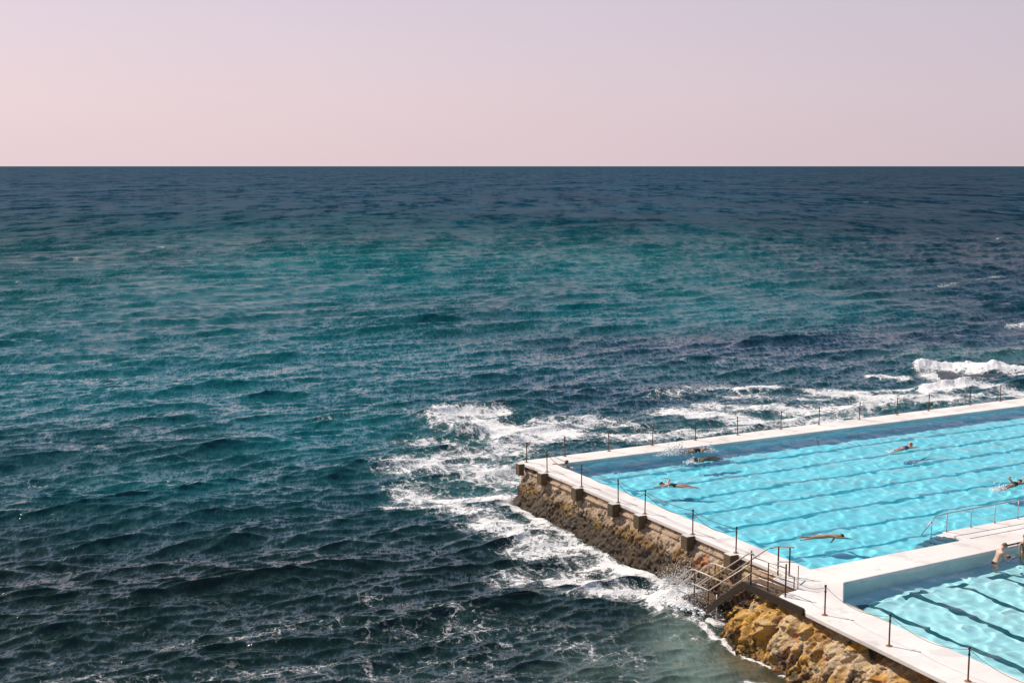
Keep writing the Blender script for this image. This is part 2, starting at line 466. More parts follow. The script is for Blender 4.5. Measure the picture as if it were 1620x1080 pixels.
rag = t.math('MULTIPLY', t.math('ABSOLUTE', t.math('SUBTRACT', mid_n, .5)), 4.2)          # torn streaks rather than cells
lace = t.math('ADD', t.math('MULTIPLY', lace, .74), t.math('MULTIPLY', rag, .30))
lace = t.math('ADD', lace, t.math('MULTIPLY', t.math('SUBTRACT', fine_n, .5), .62))
pn = t.noise(pos, .42, 5, .6).outputs[0]
amt = t.math('ADD', fo, t.math('MULTIPLY', t.math('SUBTRACT', pn, .5), t.math('MULTIPLY', 2.0, t.math('MINIMUM', t.math('ADD', fo, .12), .55))))
thr = t.math('MULTIPLY', t.math('POWER', t.math('MAXIMUM', amt, 0.0), 1.5), .82)
msk = t.math('SUBTRACT', 1.0, t.rng(t.math('SUBTRACT', lace, thr), -.15, .10))
soft = t.math('SUBTRACT', 1.0, t.rng(t.math('SUBTRACT', lace, thr), -.12, .42))
msk = t.math('MULTIPLY', t.math('MAXIMUM', msk, t.math('MULTIPLY', t.math('MULTIPLY', soft, t.rng(amt, .28, .6)), .42)), t.rng(amt, .06, .22))
# small steep ripples, as slopes
def slope(scale, k, det=2.0, vec=None, stretch=None):
    n = t.noise(vec, scale, det, .55)
    v = t.n('VectorMath', operation='SUBTRACT'); t.l(n.outputs['Color'], v.inputs[0]); v.inputs[1].default_value = (.5, .5, .5)
    m = t.n('VectorMath', operation='SCALE'); t.l(v.outputs[0], m.inputs[0]); t.val(m.inputs['Scale'], k)
    return m.outputs[0]
def madd(a, b):
    x = t.n('VectorMath', operation='ADD'); t.l(a, x.inputs[0]); t.l(b, x.inputs[1]); return x.outputs[0]
wps = t.coord(-WAVE, (1, .32, 1))
sl = madd(slope(2.6, .85, 5, wps), slope(.42, t.math('MULTIPLY', mi, 4.5), 3, wps))
sl = madd(sl, slope(8.0, .8, 3, wps))
sl = madd(sl, slope(.025, t.math('MULTIPLY', mi, 6.5), 4, wps))
sl = madd(sl, slope(.11, t.math('MULTIPLY', mi, 8.0), 3, wps))
flat = t.n('VectorMath', operation='MULTIPLY'); t.l(sl, flat.inputs[0]); flat.inputs[1].default_value = (1, 1, 0)
vr = t.n('VectorRotate', rotation_type='Z_AXIS'); t.l(flat.outputs[0], vr.inputs['Vector']); vr.inputs['Angle'].default_value = WAVE
g = t.n('NewGeometry')
nn = t.n('VectorMath', operation='NORMALIZE'); t.l(madd(g.outputs['Normal'], vr.outputs[0]), nn.inputs[0])
wat = t.n('BsdfPrincipled')
t.l(ti, wat.inputs['Base Color']); t.l(t.rng(mi, .0, .24, .05, .40, False), wat.inputs['Roughness']); wat.inputs['IOR'].default_value = 1.45; t.l(t.rng(fr, .0, 1.0, 1.42, 1.12, False), wat.inputs['IOR']); t.l(t.rng(fr, .0, 1.0, .5, .06, False), wat.inputs['Specular IOR Level'])
t.l(nn.outputs[0], wat.inputs['Normal'])
fm = t.n('BsdfPrincipled'); fm.inputs['Base Color'].default_value = (.78, .75, .73, 1); fm.inputs['Roughness'].default_value = .8
bp = t.n('Bump'); bp.inputs['Distance'].default_value = .12; t.l(t.math('ADD', msk, t.math('MULTIPLY', fine_n, .7)), bp.inputs['Height']); t.l(bp.outputs[0], fm.inputs['Normal'])
ms = t.n('MixShader'); t.l(msk, ms.inputs[0]); t.l(wat.outputs[0], ms.inputs[1]); t.l(fm.outputs[0], ms.inputs[2])
t.l(ms.outputs[0], t.out.inputs[0])
sea = grid_mesh('sea', X1, Y1, Z0, t.m, attrs={'foam': foam, 'tint': tint, 'micro': np.sqrt(lost), 'open_sea': sstep(math.log(75), math.log(330), np.log(R_))}, flip=True)
tag(sea, kind='structure')

# ------------------------------------------------------------------ materials of the baths
def concrete(name, col, stain=.16):
    t = NT(name); c = t.coord(-ROT)
    big = t.noise(c, .35, 5, .6).outputs[0]; mid = t.noise(c, 2.2, 5, .65).outputs[0]; fin = t.noise(c, 26, 4, .7).outputs[0]
    base = t.mix(t.rng(big, .35, .68), col, tuple(x * (1 - stain) for x in col))
    spots = t.rng(mid, .56, .74)
    base = t.mix(t.math('MULTIPLY', spots, .35), base, (col[0] * .72, col[1] * .66, col[2] * .58))
    base = t.mix(t.math('MULTIPLY', t.rng(fin, .5, .8), .22), base, tuple(x * .6 for x in col))
    sp = t.n('SeparateXYZ'); t.l(c, sp.inputs[0])
    def lines(v, step, wd):
        return t.math('LESS_THAN', t.math('ABSOLUTE', t.math('SUBTRACT', t.math('MODULO', t.math('ADD', v, 400.0), step), step / 2)), wd)
    jl = t.math('MAXIMUM', lines(sp.outputs[0], 2.9, .012), lines(sp.outputs[1], 3.1, .012))
    base = t.mix(t.math('MULTIPLY', jl, .25), base, tuple(x * .35 for x in col))
    rs = t.noise(c, .9, 6, .7).outputs[0]
    base = t.mix(t.math('MULTIPLY', t.rng(rs, .57, .70), .55), base, (col[0] * .70, col[1] * .50, col[2] * .36))
    wetn = t.rng(t.noise(c, .62, 4, .55).outputs[0], .58, .63)
    base = t.mix(t.math('MULTIPLY', wetn, .24), base, tuple(x * .5 for x in col))
    t.bsdf(base, t.math('SUBTRACT', .82, t.math('MULTIPLY', wetn, .3)), bump=t.math('ADD', mid, t.math('MULTIPLY', fin, .5)), bump_d=.012)
    return t.m
M = {}
M['deck'] = concrete('painted_concrete', (.84, .755, .70))
M['pale'] = concrete('pale_concrete', (.72, .67, .62), .25)
M['liner'] = concrete('pool_paint', (.68, .77, .83), .06)
M['pier'] = concrete('weathered_concrete', (.15, .098, .05), .6)
M['steel'] = mat_simple('galvanised_steel', (.50, .47, .44), .38, .75, .25, 14)
M['rail'] = mat_simple('worn_white_rail', (.62, .50, .39), .45, .2, .25, 9)
M['grating'] = mat_simple('brown_weathered_grating', (.24, .155, .10), .6, .2, .4, 9)
M['reef'] = mat_simple('wet_black_reef', (.030, .024, .020), .35, 0, .6, 5, .06)
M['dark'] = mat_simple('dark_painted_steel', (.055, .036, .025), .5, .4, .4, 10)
M['rust'] = mat_simple('rusty_steel', (.13, .058, .026), .75, .25, .5, 12, .004)
M['rustplate'] = mat_simple('orange_rust_stain', (.34, .17, .08), .85, .0, .5, 14)
M['liner_small'] = concrete('white_pool_paint', (.84, .86, .85), .06)
M['lane_small'] = mat_simple('dark_teal_paint', (.015, .08, .10), .6, 0, .3, 4)
M['lane'] = mat_simple('dark_blue_paint', (.07, .31, .40), .6, 0, .3, 4)
M['black'] = mat_simple('black_paint', (.012, .012, .013), .5, 0, .2, 9)

# rough, barnacled sea wall
def rock_mat(name, warm):
    t = NT(name); c = t.coord()
    up = t.n('SeparateXYZ'); g = t.n('NewGeometry'); t.l(g.outputs['Position'], up.inputs[0])
    z = up.outputs[2]
    a = t.noise(c, .55, 5, .62).outputs[0]; b = t.noise(c, 1.9, 6, .7).outputs[0]; d = t.noise(c, 6.5, 6, .75).outputs[0]; e = t.noise(c, 20, 3, .6).outputs[0]
    vo = t.n('TexVoronoi', feature='F1'); t.l(c, vo.inputs['Vector']); vo.inputs['Scale'].default_value = 9.0
    brown, ochre, pale, blk = ((.135, .068, .020), (.33, .17, .035), (.52, .37, .25), (.016, .010, .006)) if not warm else ((.40, .19, .045), (.68, .38, .06), (.68, .52, .34), (.016, .012, .009))
    col = t.mix(t.rng(b, .40, .62), brown, ochre)
    hi = t.rng(z, -1.35, -.45, 0.0, .12 if not warm else .05)
    col = t.mix(t.math('MULTIPLY', t.rng(t.math('ADD', hi, t.math('ADD', t.math('MULTIPLY', a, .6), t.math('MULTIPLY', d, .4))), .48, .60), .88), col, pale)
    yel = t.noise(c, .9, 3, .5).outputs[1]
    ys = t.n('SeparateColor'); t.l(yel, ys.inputs[0])
    col = t.mix(t.math('MULTIPLY', t.rng(ys.outputs[0], .56, .68), .55 if not warm else .9), col, (.46, .27, .03) if not warm else (.68, .36, .03))
    col = t.mix(t.math('MULTIPLY', t.rng(ys.outputs[1], .63, .70), .8), col, (.50, .17, .04))
    # mussels and weed: black patches, densest on the lower half
    wet = t.rng(z, -2.2, -.5, .34 if not warm else .16, .10 if not warm else .02)
    spots = t.rng(t.math('ADD', d, t.math('MULTIPLY', b, .5)), .80, .66)
    blackm = t.rng(t.math('ADD', t.math('ADD', t.math('MULTIPLY', d, .75), t.math('MULTIPLY', a, .25)), wet), .64 if not warm else .60, .71 if not warm else .67)
    col = t.mix(t.math('MULTIPLY', blackm, .85), col, blk)
    cs = t.coord(0, (1, 1, .22)); sk = t.noise(cs, 1.5, 5, .65).outputs[0]
    col = t.mix(t.math('MULTIPLY', t.rng(sk, .56, .66), .85), col, blk)
    barn = t.math('MULTIPLY', t.rng(e, .60, .70), .38 if not warm else .25)
    col = t.mix(barn, col, (.52, .38, .23))
    h = t.math('ADD', t.math('ADD', b, t.math('MULTIPLY', d, .8)), t.math('MULTIPLY', e, .45))
    t.bsdf(col, .75, bump=h, bump_d=.09)
    return t.m
M['wall_rock'] = rock_mat('mussel_covered_masonry', False)
M['warm_rock'] = rock_mat('golden_lichen_rock', True)

def uvloop(l): return [tuple(P(a, b)[:2]) for a, b in l][::-1]
def ccw(l):
    s = sum(l[i][0] * l[(i + 1) % len(l)][1] - l[(i + 1) % len(l)][0] * l[i][1] for i in range(len(l)))
    return l if s > 0 else l[::-1]
def slab(l, z0, z1, mb): mb.prism(ccw(uvloop(l)), z0, z1)
FAR_IN = lambda u: -.01 * u
FAR_OUT = lambda u: -1.5 - .022 * u
NEAR_IN = lambda u: 19.42 - .015 * u
KID_IN = lambda u: 21.2 - .038 * u
# walkway along the sea wall and along the ocean side
mb = MB()
slab([(-1.38, -.5), (-1.38, -1.42), (-1.2, -1.52), (55, FAR_OUT(55)), (55, FAR_IN(55)), (0, 0), (-1.30, 0)], -.17, 0, mb)
slab([(-1.30, 0), (0, 0), (0, 19.42), (0, 21.2), (-1.55, 22.9), (-1.55, 40), (-4.0, 40), (-3.42, 25), (-3.34, 23.05), (-3.14, 22.8), (-3.14, 21.6), (-3.05, 21.3), (-2.75, 21.12), (-2.03, 21.08), (-2.03, 19.75), (-1.9, 19.55), (-1.32, 19.5), (-1.28, 16), (-1.26, 4)], -.17, 0, mb)
deck = mb.build('pool_deck', M['deck'], bevel=.03, tri=True)
tag(deck, kind='structure')
# thin dark strip and the walls under the deck
mb = MB()
slab([(0.001, NEAR_IN(0)), (55, NEAR_IN(55)), (55, KID_IN(55)), (0.001, 21.2)], -1.45, .0, mb)
dw = mb.build('dividing_wall', M['deck'], bevel=.03)
tag(dw, 'broad pale concrete wall dividing the long pool from the small pool', 'pool wall')
mb = MB(); slab([(8.25, 17.95), (55, 17.3), (55, NEAR_IN(55) - .005), (8.25, NEAR_IN(8.25) - .005)], -1.4, -.05, mb)
rampo = mb.build('ramp', M['deck'], dw, bevel=.02)
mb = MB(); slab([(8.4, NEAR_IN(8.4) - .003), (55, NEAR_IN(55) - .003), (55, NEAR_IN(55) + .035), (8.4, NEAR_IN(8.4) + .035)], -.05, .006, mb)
mb.build('dark_strip', M['dark'], dw)  # thin dark line along the edge where ramp and wall meet
for k in range(4):
    mb = MB(); a = 8.24 - .36 * k
    slab([(a - .36, 17.98), (a, 17.97), (a, NEAR_IN(a) - .01), (a - .36, NEAR_IN(a) - .01)], -1.4, -.12 - .17 * k, mb)
    st = mb.build('step', M['deck'], dw)
    mb = MB(); slab([(a - .34, 18.3), (a - .25, 18.3), (a - .25, 19.2), (a - .34, 19.2)], -.118 - .17 * k, -.112 - .17 * k, mb)
    mb.build('nosing', M['black'], st)
# pool basins
ZF1, ZF2 = -1.35, -1.0
def basin(name, loop, zf, lanes, mat):
    mb = MB(); n = len(loop); pts = ccw(uvloop(loop))
    n0 = 0
    mb.v += [Vector((p[0], p[1], zf)) for p in pts] + [Vector((p[0], p[1], -.17)) for p in pts]
    mb.f.append(tuple(range(n)))
    for i in range(n):
        j = (i + 1) % n
        mb.f.append((n + i, n + j, j, i))
    o = mb.build(name, mat, tri=True)
    return tag(o, kind='structure')
L1 = [(.0, .0), (55, FAR_IN(55)), (55, 17.3), (8.25, 17.95), (8.25, NEAR_IN(8.25)), (0, 19.42)]
L2 = [(0, 21.2), (55, KID_IN(55)), (55, 40), (-1.55, 40), (-1.55, 22.9)]
b1 = basin('pool_floor', [(a, b) for a, b in L1], ZF1, None, M['liner'])
b2 = basin('small_pool_floor', L2, ZF2, None, M['liner_small'])
for k in range(7):
    wv = 1.9 + 2.42 * k
    mb = MB(); slab([(1.6, wv - .15), (53, wv - .15), (53, wv + .15), (1.6, wv + .15)], ZF1 + .003, ZF1 + .006, mb)
    slab([(1.6, wv - .5), (1.9, wv - .5), (1.9, wv - .152), (1.6, wv - .152)], ZF1 + .003, ZF1 + .006, mb); slab([(1.6, wv + .152), (1.9, wv + .152), (1.9, wv + .5), (1.6, wv + .5)], ZF1 + .003, ZF1 + .006, mb)
    mb.build('lane_line', M['lane'], b1)
for k in range(8):
    uu = .35 + 2.2 * k
    mb = MB(); slab([(uu - .15, 22.0), (uu + .15, 22.0), (uu + .15, 39), (uu - .15, 39)], ZF2 + .003, ZF2 + .006, mb)
    slab([(uu - .5, 22.0), (uu - .152, 22.0), (uu - .152, 22.3), (uu - .5, 22.3)], ZF2 + .003, ZF2 + .006, mb); slab([(uu + .152, 22.0), (uu + .5, 22.0), (uu + .5, 22.3), (uu + .152, 22.3)], ZF2 + .003, ZF2 + .006, mb)
    mb.build('lane_line', M['lane_small'], b2)
# water of the pools
def pool_water(name, loop, z, amp, tint, seed):
    t = NT(name + '_surface')
    gl = t.n('BsdfPrincipled')
    gl.inputs['Base Color'].default_value = (*tint, 1); gl.inputs['Roughness'].default_value = 0.0
    gl.inputs['IOR'].default_value = 1.13; gl.inputs['Specular IOR Level'].default_value = .06; gl.inputs['Transmission Weight'].default_value = 1.0
    t.l(gl.outputs[0], t.out.inputs[0])
    us = [a for a, b in loop]; ws = [b for a, b in loop]
    st = .085
    U, Wg = np.meshgrid(np.arange(min(us), min(max(us), 40), st), np.arange(min(ws), min(max(ws), 39.9), st), indexing='ij')
    H, Dx, Dy, L = ocean_tile(256, 19.7, .38, 2.2, .7, 1.0, 1.0, seed)
    H2 = ocean_tile(256, 47.0, 1.6, 5.0, 2.1, 1.0, 1.0, seed + 1)[0]
    h = amp * (.62 * sample(H, U / 19.7 * 256, Wg / 19.7 * 256) + .9 * sample(H2, U / 47 * 256, Wg / 47 * 256))
    X = ORG.x + UV.x * U + WV.x * Wg; Y = ORG.y + UV.y * U + WV.y * Wg
    o = grid_mesh(name, X, Y, z + h, t.m)
    # trim to the basin
    bm = bmesh.new(); bm.from_mesh(o.data)
    pts = uvloop(loop)[::-1]; n = len(pts)
    for i in range(n) if n == 5 else (3, 4):
        a, b = Vector((*pts[i], 0)), Vector((*pts[(i + 1) % n], 0))
        if n == 5:
            no = (b - a).cross(Vector((0, 0, 1))).normalized()
            cen = Vector((*P(10, 28)[:2], 0))
            if (cen - a).dot(no) > 0: no = -no
            bmesh.ops.bisect_plane(bm, geom=bm.verts[:] + bm.edges[:] + bm.faces[:], plane_co=a, plane_no=no, clear_outer=True)
    bm.to_mesh(o.data); bm.free()
    o.data.update()
    o.cycles.is_caustics_caster = True
    return tag(o, kind='structure')
w1 = pool_water('pool_water', L1, -.13, .020, (.26, .895, .97), 51)
w2 = pool_water('small_pool_water', L2, -.15, .036, (.47, .93, .985), 61)
sun.cycles.is_caustics_light = True
for o in (b1, b2, *b1.children, *b2.children): o.cycles.is_caustics_receiver = True

# ------------------------------------------------------------------ sea wall and rocks
def path_sheet(name, pts, prof, m, parent=None, ds=.07, dz=26, disp=None, zfun=None):
    """rough solid skin: pts = plan polyline in (u, w); prof(s, t) -> (outward offset, z) for t in 0..1 from the hidden top edge down"""
    pts = [np.array(p, float) for p in pts]
    seg = [np.linalg.norm(b - a) for a, b in zip(pts, pts[1:])]; tot = sum(seg)
    s = np.arange(0, tot, ds); cum = np.concatenate([[0], np.cumsum(seg)])
    pu = np.interp(s, cum, [p[0] for p in pts]); pw_ = np.interp(s, cum, [p[1] for p in pts])
    k = max(3, int(.5 / ds)); ker = np.ones(k) / k
    pad = lambda a: np.convolve(np.concatenate([np.full(k, a[0]), a, np.full(k, a[-1])]), ker, 'same')[k:-k]
    pu, pw_ = pad(pu), pad(pw_)
    tu, tw = np.gradient(pu), np.gradient(pw_); ln = np.hypot(tu, tw) + 1e-9
    nu, nw = -tw / ln, tu / ln                       # left of the path
    T = np.linspace(0, 1, dz)
    Sg, Tg = np.meshgrid(s, T, indexing='ij')
    off, z = prof(Sg, Tg, pu[:, None] + 0 * Tg, pw_[:, None] + 0 * Tg)
    U = pu[:, None] + nu[:, None] * off; Wg = pw_[:, None] + nw[:, None] * off
    if disp is not None:
        d, dzv = disp(U, Wg, z, Tg)
        U = U + nu[:, None] * d; Wg = Wg + nw[:, None] * d; z = z + dzv
    X = ORG.x + UV.x * U + WV.x * Wg; Y = ORG.y + UV.y * U + WV.y * Wg
    o = grid_mesh(name, X, Y, z, m)
    bm = bmesh.new(); bm.from_mesh(o.data); bmesh.ops.recalc_face_normals(bm, faces=bm.faces); bm.to_mesh(o.data); bm.free()
    if parent is not None: o.parent = parent
    return o
# masonry of the sea wall: path walks from the stairs out to the corner and along the ocean side
mb = MB()
slab([(-1.15, -1.25), (55, FAR_OUT(55) + .12), (55, FAR_IN(55) - .01), (-.01, -.01), (-.01, 21.2), (-1.56, 22.9), (-1.56, 40), (-2.5, 40), (-2.5, 22.0), (-1.15, 20.5)], -2.9, -.172, mb)
wall = mb.build('sea_wall', M['pier'], tri=True)
tag(wall, 'rough mussel-covered sea wall under the pale walkway on the open water', 'sea wall')
def prof_wall(s, t, pu, pw_):
    off = np.interp(t, [0, .12, .16, .22, .26, .34, 1.0], [.0, .02, .16, .18, .10, .16, .98]); z = np.interp(t, [0, .12, .16, .22, .26, .34, 1.0], [-.18, -.36, -.38, -.44, -.50, -.62, -2.75])
    return off, z
def disp_wall(U, Wg, z, T):
    m = sstep(.20, .36, T)
    d = (fbm(U / 1.3 + 9, Wg / 1.3, z / 1.3, 3, 3) - .5) * .55 + (fbm(U / .34, Wg / .34, z / .34, 4, 8) - .5) * .30 + (np.abs(fbm(U / .17, Wg / .17, z / .17, 2, 12) - .5)) * .22 + (vnoise(U / .105, Wg / .105, z / .105, 19) - .5) * .13
    return d * m + (fbm(U / .3, Wg / .3, z / .3, 3, 14) - .5) * .06 * (1 - m), (fbm(U / .5, Wg / .5, z / .5, 3, 15) - .5) * .14 * m
path_sheet('masonry_face', [(18, FAR_OUT(18) + .16), (-.9, -1.35), (-1.18, -.9), (-1.18, 21.0)], prof_wall, M['wall_rock'], wall, .045, 72, disp_wall)
# concrete blocks under the posts
BLK = [-1.05, 1.23, 4.59, 7.84, 9.98, 13.56, 16.45]
for wv in BLK:
    mb = MB(); h = .23 if wv > 0 else .2
    q = [(-1.68, wv - h), (-1.285 if wv > 0 else -1.385, wv - h), (-1.285 if wv > 0 else -1.385, wv + h), (-1.68, wv + h)]
    slab(q, -.60 if wv < 14 else -.8, -.018, mb)
    mb.build('buttress', M['pier'], wall, bevel=.03)
    mb = MB(); slab([(a * .98 - .02, wv + (b - wv) * .9) for a, b in q], -.016, -.006, mb); 
    mb.build('cap', M['pale'], wall.children[-1])
# golden rock under the near walkway
def prof_rock(s, t, pu, pw_):
    top = -.34 - 1.35 * sstep(20.2, 17.9, pw_) - .10 * sstep(23, 27, pw_)
    bulge = .25 + .25 * (fbm(pw_ / 2.3, pw_ * 0 + 3, 0, 3, 77) - .3)
    off = np.interp(t, [0, .1, .2, .5, .8, 1], [-.5, -.1, .15, .75, 1.25, 1.75]) + bulge * np.sin(np.pi * t)
    z = top + (-2.75 - top) * np.interp(t, [0, .1, .2, .5, .8, 1], [0, .0, .06, .35, .70, 1.0])
    return off, z
def disp_rock(U, Wg, z, T):
    a = fbm(U / 1.7 + 4, Wg / 1.25, z / 3.0, 3, 91) - .5
    crack = np.maximum(0, .10 - np.abs(fbm(U / 2.4 + 1, Wg / .9, z / 3.5, 3, 95) - .5)) * -4.2
    hole = -.9 * sstep(.66, .76, fbm(U / .8, Wg / .7, z / .9, 3, 98))
    d = a * .30 + crack * .7 + hole + (fbm(U / .34, Wg / .34, z / .55, 5, 92, .6) - .5) * .62 + (fbm(U / .11, Wg / .11, z / .13, 2, 93) - .5) * .24
    m = sstep(0, .10, T)
    return d * m, (fbm(U / .6, Wg / .6, z / .6, 3, 94) - .5) * .25 * m
rock = path_sheet('rock_outcrop', [(-1.4, 17.7), (-2.2, 18.6), (-2.75, 20.5), (-2.95, 23), (-3.0, 40)], prof_rock, M['warm_rock'], None, .045, 84, disp_rock)
tag(rock, 'golden brown weathered rock with dark hollows below the near walkway', 'rock')
# reef in the surf beyond the pool
def boulder(name, c, r, m, seed, sub=4):
    bm = bmesh.new(); bmesh.ops.create_icosphere(bm, subdivisions=sub, radius=1)
    co = np.array([v.co for v in bm.verts])
    d = 1 + (fbm(co[:, 0] * 1.3 + seed, co[:, 1] * 1.3, co[:, 2] * 1.3, 4, seed) - .5) * .9
    for v, k in zip(bm.verts, d): v.co = Vector((v.co.x * r[0] * k, v.co.y * r[1] * k, v.co.z * r[2] * k))
    me = bpy.data.meshes.new(name); bm.to_mesh(me); bm.free(); me.materials.append(m)
    me.polygons.foreach_set('use_smooth', [True] * len(me.polygons))
    o = bpy.data.objects.new(name, me); COL.objects.link(o); o.location = c; o.rotation_euler = (0, 0, ROT + .2 * seed)
    return o
for i, (x, y, r, lab) in enumerate([(1512, 598, (3.6, 1.3, .55), 'dark wet reef rock under the biggest breaker beyond the pool'), (1590, 603, (5.0, 1.4, .6), 'long dark reef rock between the breaker and the pool wall at the right edge'),
                                    (1500, 627, (2.2, .9, .5), 'dark reef rock under the foam mound closest to the ocean side posts')]):
    p = at_px(x, y, SEA); tag(boulder('reef_rock', (p.x, p.y, SEA - .26), r, M['reef'], 5 + i * 3), lab, 'rock', 'reef rocks awash beyond the pool')

# ------------------------------------------------------------------ posts and chains
def make_post(h=1.0, base=True, m='rust'):
    r = empty('chain_post', (0, 0, 0))
    MB().tube([(0, 0, 0), (0, 0, h)], .026, 8).build('pole', M[m], r, smooth=False)
    MB().ball((0, 0, h + .02), .045).build('cap', M['dark'], r, smooth=True)
    mb = MB(); mb.tube([(0, 0, h * .80), (0, 0, h * .84)], .04, 8); mb.build('ring', M['dark'], r)
    if base:
        mb = MB(); mb.tube([(0, 0, .001), (0, 0, .012)], .11, 10); mb.tube([(0, 0, .013), (0, 0, .07)], [.05, .032], 8); mb.build('foot_plate', M['rustplate'], r)
    return r
def copy_thing(o):
    c = o.copy(); COL.objects.link(c)
    for ch in o.children:
        d = ch.copy(); COL.objects.link(d); d.parent = c
    return c
ORD = ['first', 'second', 'third', 'fourth', 'fifth', 'sixth', 'seventh', 'eighth', 'ninth', 'tenth', 'eleventh', 'twelfth', 'thirteenth', 'fourteenth', 'fifteenth']
SIDE = [(-1.14, -1.07)] + [(-1.22, 1.23), (-1.23, 4.59), (-1.24, 7.84), (-1.22, 9.98), (-1.24, 13.56), (-1.24, 16.45)]
OCEAN = [(1.29, -1.36), (3.98, -1.34), (6.83, -1.47), (9.69, -1.5), (12.63, -1.53), (15.8, -1.65), (18.65, -1.68), (21.82, -1.75), (24.91, -1.82), (27.57, -1.88), (31.35, -2.1), (34.11, -2.14), (37.0, -2.2)]
NEARP = [(-2.94, 21.49), (-2.95, 23.55), (-3.06, 26.68), (-3.04, 29.88), (-3.1, 33.1)]
proto = make_post()
first = True
def put_post(u, w, label, z=0.0, lean=(0, 0), group='rusty chain posts round the pool'):
    global first
    o = proto if first else copy_thing(proto); first = False
    o.location = P(u, w, z); o.rotation_euler = (lean[0], lean[1], random.uniform(0, 3))
    tag(o, label, 'post', group)
    return o
for i, (u, w) in enumerate(SIDE):
    lab = 'thin rusty post on the outermost corner block of the sea wall' if i == 0 else f'{ORD[i]} rusty post from the seaward corner along the stair-side walkway'
    put_post(u, w, lab, 0.0 if i else -.004, (random.uniform(-.02, .02), random.uniform(-.02, .02)))
for i, (u, w) in enumerate(OCEAN[:12]):
    put_post(u, w, f'{ORD[i]} thin post after the corner post on the ocean side of the long pool', 0, (random.uniform(-.03, .03), random.uniform(-.03, .03)))
for i, (u, w) in enumerate(NEARP[1:4]):
    put_post(u, w, f'{ORD[i]} slim chain post past the stairs on the walkway beside the small pool')
def chain(a, b, sag, label, group, r=.017, m='dark', link=.05):
    a, b = Vector(a), Vector(b); L = (b - a).length; n = max(8, int(L / link))
    pts = [a.lerp(b, i / n) - Vector((0, 0, 4 * sag * (i / n) * (1 - i / n))) for i in range(n + 1)]
    mb = MB(); mb.tube(pts, [r if i % 2 else r * .55 for i in range(n + 1)], 5)
    o = mb.build('chain', M[m], None); tag(o, label, 'chain', group)
    return o
def pair(i): return f'{ORD[i]} and {ORD[i + 1]}'
TOP = 0.985
for i in range(len(SIDE) - 1):
    (u0, w0), (u1, w1) = SIDE[i], SIDE[i + 1]
    if i == 0: n1 = 'taut chain from the outermost corner post to the next stair-side post'; n2 = 'slack chain from the outermost corner post to the next stair-side post'
    else:
        n1 = f'taut upper chain between the {pair(i)} stair-side posts from the seaward corner'; n2 = f'slack lower chain between the {pair(i)} stair-side posts from the seaward corner'
    chain(P(u0, w0, TOP), P(u1, w1, TOP), .10, n1, 'chains along the stair-side walkway')
    chain(P(u0, w0, TOP - .08), P(u1, w1, TOP - .08), .34, n2, 'chains along the stair-side walkway')
OC = [(-1.14, -1.07)] + OCEAN[:12]
for i in range(len(OC) - 1):
    (u0, w0), (u1, w1) = OC[i], OC[i + 1]
    lab = 'thin chain from the corner post to the first ocean-side post' if i == 0 else f'thin chain between the {pair(i - 1)} ocean-side posts after the corner'
    chain(P(u0, w0, TOP), P(u1, w1, TOP), .10, lab, 'chains along the ocean side', .009, 'rust')
NP = NEARP[:]
for i in range(len(NP) - 1):
    (u0, w0), (u1, w1) = NP[i], NP[i + 1]
    lab = ['chain from the stair railing to the first slim post beside the small pool', 'chain between the first and second slim posts beside the small pool', 'chain between the second and third slim posts beside the small pool', 'chain leaving the last slim post at the bottom edge'][i]
    chain(P(u0, w0, TOP), P(u1, w1, TOP), .30, 'sagging ' + lab, 'chains beside the small pool', .010)

# ------------------------------------------------------------------ steel stairs down to the sea
st = empty('sea_stairs', P(-2.7, 19.5, 0), ROT)
def grate(u0, u1, w0, w1, z, step=.075, cross=.3, th=.045, bw=.022):
    mb = MB()
    for a in np.arange(u0, u1 + .001, step): mb.hexa([P(a, w0, z - th), P(a + bw, w0, z - th), P(a + bw, w1, z - th), P(a, w1, z - th), P(a, w0, z), P(a + bw, w0, z), P(a + bw, w1, z), P(a, w1, z)])
    for b in np.arange(w0 + .05, w1, cross): mb.hexa([P(u0, b, z - th + .004), P(u1, b, z - th + .004), P(u1, b + .02, z - th + .004), P(u0, b + .02, z - th + .004), P(u0, b, z - .006), P(u1, b, z - .006), P(u1, b + .02, z - .006), P(u0, b + .02, z - .006)])
    return mb
UO, UI = -3.2, -2.2
grate(UO + .05, -2.06, 19.5, 21.05, .01).build('platform_grating', M['grating'], st)
grate(UO + .05, UI, 15.9, 17.2, -1.55).build('landing_grating', M['grating'], st)
def beam(pts, wd, hh, u):
    mb = MB()
    for a, b in zip(pts, pts[1:]):
        (w0, z0), (w1, z1) = a, b
        mb.hexa([P(u - wd, w0, z0 - hh), P(u + wd, w0, z0 - hh), P(u + wd, w1, z1 - hh), P(u - wd, w1, z1 - hh), P(u - wd, w0, z0), P(u + wd, w0, z0), P(u + wd, w1, z1), P(u - wd, w1, z1)])
    return mb
for u in (UO, UI):
    beam([(22.75 if u == UO else 21.0, .02), (19.46, .02)], .045, .26, u).build('beam', M['dark'], st)
    beam([(19.459, .02), (17.15, -1.70)], .045, .30, u).build('stringer', M['dark'], st)
    beam([(15.9, -1.56), (14.3, -2.6)], .04, .24, u).build('stringer', M['dark'], st)
    beam([(17.149, -1.56), (15.9, -1.56)], .04, .16, u).build('landing_beam', M['dark'], st)
